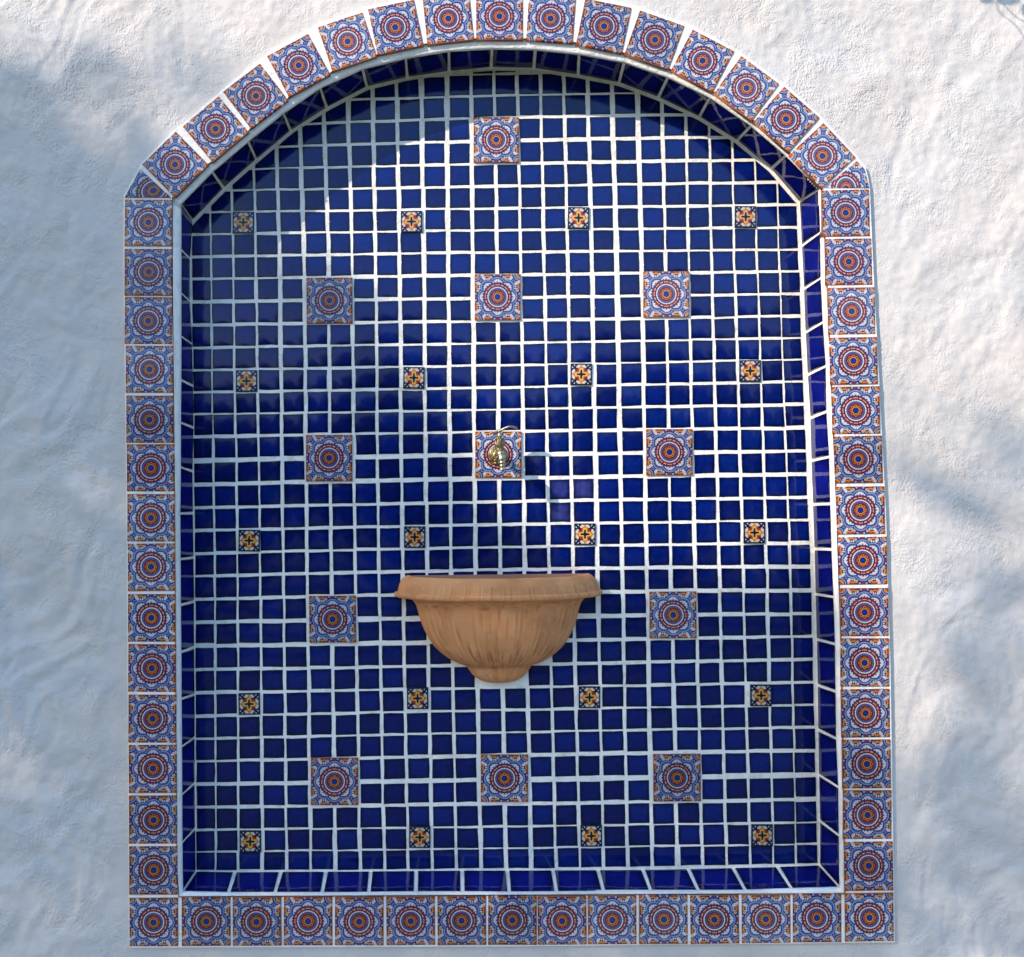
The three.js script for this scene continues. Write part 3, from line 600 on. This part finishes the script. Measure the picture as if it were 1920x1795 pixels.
// ------------------------------------------------------------------ brass tap
{
  const engrave = heightTexture(128, (u, v) => 0.5 + 0.5 * Math.sign(n2(u * 9, v * 9)) * smooth(0.05, 0.3, Math.abs(n2(u * 9, v * 9))) * 0.7);
  const brass = new THREE.MeshStandardMaterial({ color: new THREE.Color().setRGB(0.5, 0.41, 0.24), metalness: 1, roughness: 0.32 });
  const chased = new THREE.MeshStandardMaterial({ color: new THREE.Color().setRGB(0.3, 0.235, 0.12), metalness: 1, roughness: 0.38, bumpMap: engrave, bumpScale: 0.003 });
  const tap = thing('brass_tap', 'small ornate brass tap with a lever handle above the basin', 'tap', P(934, 854.5, ZB + 0.0042));
  const turn = (list, seg = 40) => new THREE.LatheGeometry(list.map(([r, y]) => new THREE.Vector2(r, y)), seg);
  const flange = turn([[0, 0.011], [0.007, 0.0105], [0.0105, 0.0085], [0.0125, 0.0068], [0.0165, 0.0062], [0.0195, 0.0052], [0.0215, 0.0035], [0.0222, 0.0015], [0.022, 0], [0, 0]].reverse()); flange.rotateX(Math.PI / 2);
  mesh('flange', flange, chased, tap);
  const barrel = turn([[0.0075, 0], [0.0075, 0.012], [0.009, 0.014], [0.009, 0.018], [0.0075, 0.02], [0.0072, 0.032], [0.0085, 0.036], [0.0085, 0.05], [0.006, 0.056], [0, 0.057]]); barrel.rotateX(Math.PI / 2);
  mesh('barrel', barrel, brass, tap);
  const body = turn([[0, -0.013], [0.006, -0.0125], [0.0085, -0.01], [0.0092, -0.004], [0.0088, 0.003], [0.0078, 0.008], [0.0084, 0.0095], [0.0084, 0.0125], [0.0075, 0.0135], [0.0075, 0.016], [0.0094, 0.0175], [0.0102, 0.02], [0.0102, 0.0305], [0.0096, 0.0325], [0.0105, 0.0335], [0.0105, 0.036], [0.0085, 0.038], [0.0058, 0.0395], [0.0052, 0.0415]]); body.translate(0, 0, 0.046);
  mesh('valve_body', body, chased, tap);
  const stem = turn([[0.0046, 0.041], [0.0046, 0.0445], [0.0037, 0.0455], [0.0037, 0.0505], [0.0048, 0.0515], [0.0048, 0.0535], [0.003, 0.0555], [0, 0.056]]); stem.translate(0, 0, 0.046);
  mesh('stem', stem, brass, tap);
  // lever: a flattened bar swept along a wave
  const path = new THREE.CatmullRomCurve3([V(-0.0225, 0.0485, 0.046), V(-0.012, 0.0492, 0.046), V(0, 0.0525, 0.046), V(0.011, 0.0585, 0.047), V(0.0215, 0.0622, 0.048), V(0.032, 0.0608, 0.049), V(0.0405, 0.0562, 0.05)]);
  const lp = [], li = [], NS = 48, NR = 14;
  for (let i = 0; i <= NS; i++) {
    const t = i / NS, q = path.getPoint(t), tg = path.getTangent(t), up = V(-tg.y, tg.x, 0).normalize(), wz = 0.0035 + 0.005 * smooth(0.25, 0.75, t) * (1 - 0.5 * smooth(0.85, 1, t)), th = 0.0024 + 0.001 * Math.exp(-((t - 0.33) ** 2) / 0.01), end = Math.min(1, Math.sqrt(Math.max(0, 1 - ((t - 0.5) / 0.5) ** 16)) + 0.05);
    for (let k = 0; k < NR; k++) { const a = k / NR * 2 * Math.PI; lp.push(q.x + up.x * Math.sin(a) * th * end, q.y + up.y * Math.sin(a) * th * end, q.z + Math.cos(a) * wz * end); }
  }
  for (let i = 0; i < NS; i++) for (let k = 0; k < NR; k++) { const a = i * NR + k, b = i * NR + (k + 1) % NR; li.push(a, b, a + NR, b, b + NR, a + NR); }
  for (let k = 1; k < NR - 1; k++) { li.push(0, k + 1, k, NS * NR, NS * NR + k, NS * NR + k + 1); }
  mesh('lever_handle', geom(lp, li), brass, tap);
  // spout: beads stacked along a bend that leaves the body forwards and ends pointing down
  const sp = new THREE.CatmullRomCurve3([V(0.001, 0.002, 0.052), V(0.0022, -0.001, 0.0645), V(0.003, -0.0095, 0.0735), V(0.0036, -0.022, 0.0765), V(0.004, -0.036, 0.0775)]);
  const sg = [], si = [], sN = 90, sR = 28;
  const radius = (t) => { let r = lerp(0.0092, 0.0057, smooth(0.3, 0.95, t)); for (const [c, w, a] of [[0.3, 0.035, 0.0016], [0.44, 0.03, 0.0013], [0.56, 0.025, 0.0012], [0.7, 0.03, 0.0012], [0.82, 0.02, 0.0008], [0.97, 0.03, 0.0008]]) r += a * Math.exp(-(((t - c) / w) ** 2)); return r; };
  const fr = sp.computeFrenetFrames(sN);
  for (let i = 0; i <= sN; i++) { const t = i / sN, q = sp.getPointAt(t), r = radius(t); for (let k = 0; k < sR; k++) { const a = k / sR * 2 * Math.PI, d = fr.normals[i].clone().multiplyScalar(Math.cos(a) * r).addScaledVector(fr.binormals[i], Math.sin(a) * r); sg.push(q.x + d.x, q.y + d.y, q.z + d.z); } }
  for (let i = 0; i < sN; i++) for (let k = 0; k < sR; k++) { const a = i * sR + k, b = i * sR + (k + 1) % sR; si.push(a, b, a + sR, b, b + sR, a + sR); }
  for (let k = 1; k < sR - 1; k++) si.push(sN * sR, sN * sR + k, sN * sR + k + 1);
  mesh('spout', geom(sg, si), brass, tap);
}

// ------------------------------------------------------------------ the garden in front of the wall
const earth = new THREE.MeshStandardMaterial({ color: new THREE.Color().setRGB(0.055, 0.075, 0.03), roughness: 1 });
const lawn = new THREE.PlaneGeometry(160, 160, 1, 1); lawn.rotateX(-Math.PI / 2); lawn.translate(0, -0.01, 60);
mesh('ground', lawn, earth).userData = { kind: 'structure' };
const paving = new THREE.BoxGeometry(9, 0.06, 1.1); paving.translate(0, -0.02, 0.56);
mesh('path', paving, new THREE.MeshStandardMaterial({ color: new THREE.Color().setRGB(0.4, 0.38, 0.34), roughness: 0.95 })).userData = { kind: 'structure' };

const leafMat = new THREE.MeshStandardMaterial({ color: new THREE.Color().setRGB(0.06, 0.095, 0.03), roughness: 0.7, side: THREE.DoubleSide });
const leafDark = new THREE.MeshStandardMaterial({ color: new THREE.Color().setRGB(0.04, 0.07, 0.025), roughness: 0.7, side: THREE.DoubleSide });
const bark = new THREE.MeshStandardMaterial({ color: new THREE.Color().setRGB(0.12, 0.09, 0.06), roughness: 1 });
function leaves(spots) {                                     // each spot: point, length, width
  const pos = [], idx = [];
  for (const [p, l, w] of spots) {
    const a = V(rr(-1, 1), rr(-1, 1), rr(-1, 1)).normalize(), b = V(rr(-1, 1), rr(-1, 1), rr(-1, 1)).cross(a).normalize(), c = a.clone().cross(b), k = pos.length / 3;
    for (const q of [p.clone().addScaledVector(a, -l / 2), p.clone().addScaledVector(b, w / 2).addScaledVector(c, w * 0.15), p.clone().addScaledVector(a, l / 2), p.clone().addScaledVector(b, -w / 2).addScaledVector(c, w * 0.15)]) pos.push(q.x, q.y, q.z);
    idx.push(k, k + 1, k + 2, k, k + 2, k + 3);
  }
  return geom(pos, idx);
}
function limb(points, r0, r1) {
  const c = new THREE.CatmullRomCurve3(points), g = new THREE.TubeGeometry(c, 24, 1, 8), p = g.attributes.position;
  for (let i = 0; i < p.count; i++) { const t = Math.floor(i / 9) / 24, q = c.getPointAt(t), r = lerp(r0, r1, t); p.setXYZ(i, q.x + (p.getX(i) - q.x) * r, q.y + (p.getY(i) - q.y) * r, q.z + (p.getZ(i) - q.z) * r); }
  g.computeVertexNormals();
  return g;
}
// how much sun comes through the crown towards a spot of the wall face
const edgeLine = [[-600, 20], [0, 95], [200, 205], [330, 330], [450, 372], [551, 400], [667, 593], [751, 751], [877, 925], [983, 985], [1180, 990], [1404, 962], [1560, 900], [1700, 760], [1920, 620], [2600, 500]];
function open(px, py) {
  let i = 1; while (i < edgeLine.length - 1 && edgeLine[i][0] < px) i++;
  const [a, b] = [edgeLine[i - 1], edgeLine[i]], e = lerp(a[1], b[1], clamp((px - a[0]) / (b[0] - a[0]), 0, 1));
  const blur = px < 330 ? 230 : px < 500 ? 150 : px < 950 ? 200 : 130;
  let t = smooth(e + blur * 0.7, e - blur * 0.7, py + 40 * n2(px * 0.006, py * 0.006));
  const spot = (x, y, rx, ry, k) => { t += k * Math.exp(-(((px - x) / rx) ** 2) - (((py - y) / ry) ** 2)); };
  spot(1640, 560, 90, 260, 0.3); spot(1700, 1010, 105, 110, 1.6); spot(1690, 1285, 85, 125, 1.6); spot(1885, 680, 110, 100, 1.2); spot(1760, 1110, 110, 40, 0.4); spot(1840, 860, 80, 40, 0.3); spot(1560, 1010, 90, 110, 0.5);
  spot(1850, 960, 60, 40, 0.25); spot(1800, 780, 60, 90, 0.35);
  if (px < 500 && py > 60) t *= 0.72 + 0.28 * n2(px * 0.012, py * 0.012 + 3);
  t = Math.max(t, lerp(0.68, 0.16, smooth(640, 1400, py)) * smooth(1540, 1700, px), 0.055 * smooth(1100, 1500, py));
  return clamp(t, 0.03, 1);
}
{
  const spots = [], reach = 9;
  const depthMax = 3.7, pitch = 0.06;                        // leaves on seven jittered layers
  for (let layer = 0; layer < 7; layer++) for (let gx = -2.6; gx < 2.8; gx += pitch) for (let gy = -0.6; gy < 4.0; gy += pitch) {
    const p = V(gx + rnd() * pitch, gy + rnd() * pitch, 0), [px, py] = pixel(p);
    const tau = -Math.log(open(px, py));
    if (rnd() * depthMax > tau) continue;
    spots.push([p.addScaledVector(SUN, reach + rr(-1, 1)), rr(0.05, 0.1), rr(0.035, 0.06)]);
  }
  const centre = V(0.1, 1.2, 0).addScaledVector(SUN, reach), foot = V(centre.x - 0.3, 0, centre.z + 0.2);
  const tree = thing('shade_tree', 'tall garden tree whose leaves dapple the wall with shade', 'tree', foot);
  const loc = (v) => v.clone().sub(foot);
  const crown = leaves(spots); crown.translate(-foot.x, -foot.y, -foot.z);
  mesh('crown', crown, leafMat, tree);
  const fork = V(foot.x + 0.1, centre.y - 2.3, foot.z - 0.1);
  mesh('trunk', limb([V(0, -0.05, 0), V(0.08, 1.4, 0.02), loc(fork)], 0.17, 0.11), bark, tree);
  for (const [dx, dy, dz] of [[-0.9, -0.6, -0.6], [0.8, -1.0, 0.5], [-1.3, -0.9, 0.6]]) mesh('limb', limb([loc(fork), loc(fork).lerp(loc(centre), 0.45).add(V(dx * 0.4, dy * 0.2, dz * 0.4)), loc(centre).add(V(dx, dy, dz))], 0.075, 0.02), bark, tree);
}
{                                                            // background trees that close the garden, seen only as reflections in the glaze
  const proto = new THREE.Group();
  const spots = [];
  for (let i = 0; i < 9000; i++) { const a = V(rr(-1, 1), rr(-1, 1), rr(-1, 1)); if (a.length() > 1) { continue; } const s = 0.75 + 0.3 * n3(a.x * 2, a.y * 2, a.z * 2); spots.push([V(a.x * 2.1 * s, 2.1 + a.y * 1.9 * s, a.z * 1.5 * s), rr(0.14, 0.3), rr(0.1, 0.2)]); }
  const g = leaves(spots), core = new THREE.IcosahedronGeometry(1, 3);
  const cp = core.attributes.position; for (let i = 0; i < cp.count; i++) { const s = 0.95 + 0.25 * n3(cp.getX(i) * 1.5, cp.getY(i) * 1.5, cp.getZ(i) * 1.5); cp.setXYZ(i, cp.getX(i) * 1.65 * s, 2.0 + cp.getY(i) * 1.5 * s, cp.getZ(i) * 1.1 * s); }
  core.computeVertexNormals(); core.deleteAttribute('uv');
  const both = mergeGeometries([g, core.index ? core.toNonIndexed() : core].map((q) => q.index ? q.toNonIndexed() : q));
  const where = [[-6.6, 10.5, 0.92, 'leftmost round tree of the row opposite the wall'], [-3.4, 10.2, 0.88, 'second round tree from the left opposite the wall'], [-0.4, 10.8, 1.02, 'middle round tree opposite the wall'], [2.9, 10.2, 1.0, 'second round tree from the right opposite the wall'], [6.4, 10.6, 1.08, 'rightmost round tree of the row opposite the wall']];
  let first = null;
  for (const [x, z, s, label] of where) {
    let t;
    if (!first) {
      t = first = thing('round_tree', label, 'tree', V(x, 0, z), 'round trees opposite the wall');
      mesh('crown', both, leafDark, t); mesh('trunk', limb([V(0, 0, 0), V(0.05, 0.6, 0), V(0, 1.4, 0)], 0.12, 0.08), bark, t);
    } else {
      t = first.clone(); t.name = numbered('round_tree'); t.position.set(x, 0, z); scene.add(t);
      t.userData = { label, category: 'tree', group: 'round trees opposite the wall' };
    }
    t.scale.setScalar(s); t.rotation.y = x;
  }
}
{                                                            // a spray of creeper that hangs beyond the top right corner; its shadow reaches the wall
  const off = SUN.clone().multiplyScalar(0.62), at = (x, y) => P(x, y, 0).add(off);
  const root = at(1862, -330);
  const vine = thing('creeper_spray', 'hanging creeper spray casting a leaf shadow in the top right corner', 'creeper', root);
  const loc = (v) => v.sub(root);
  const stems = [[[1862, -330], [1850, -160], [1852, -60], [1861, 0], [1872, 19], [1893, 40], [1925, 74], [1990, 160]], [[1852, -60], [1872, -14], [1893, 16], [1909, 34], [1926, 44], [1990, 58]]];
  for (const s of stems) mesh('stem', limb(s.map(([x, y]) => loc(at(x, y).add(V(0, 0, rr(-0.01, 0.01))))), 0.0018, 0.0011), bark, vine);
  mesh('stem', limb([V(0, 0, 0), V(0.05, 0.3, -0.12), V(0.08, 0.75, -0.32)], 0.004, 0.003), bark, vine);
  for (const [x, y, l, w, a] of [[1848, -2, 30, 15, 0.2], [1890, -1, 46, 18, 0.05], [1862, -26, 34, 20, -0.7], [1921, 20, 30, 16, 1.4], [1905, -30, 40, 22, 0.5], [1950, -6, 40, 24, -0.4], [1836, -50, 36, 22, 0.9], [1880, -70, 40, 24, -0.2], [1925, -64, 40, 24, 0.3], [1960, 70, 36, 20, 0.8], [1850, -110, 36, 20, 0.4], [1968, 30, 40, 22, 0.2]]) {
    const c = at(x, y), k = 1 / 866, ca = Math.cos(a), sa = Math.sin(a), pos = [], idx = [];
    const R = 12; for (let i = 0; i <= R; i++) { const t = i / R * 2 - 1, hw = w / 2 * Math.sqrt(Math.max(0, 1 - t * t)) * (1 - 0.25 * t); for (const s of [-1, 0, 1]) { const u = t * l / 2, v = s * hw; pos.push((u * ca - v * sa) * k, -(u * sa + v * ca) * k, s ? 0.002 : 0); } }
    for (let i = 0; i < R; i++) for (const s of [0, 1]) { const p = i * 3 + s; idx.push(p, p + 1, p + 3, p + 1, p + 4, p + 3); }
    const g = geom(pos, idx), q = loc(c); g.translate(q.x, q.y, q.z);
    mesh('leaf', g, leafMat, vine);
  }
}
renderer.render(scene, camera);
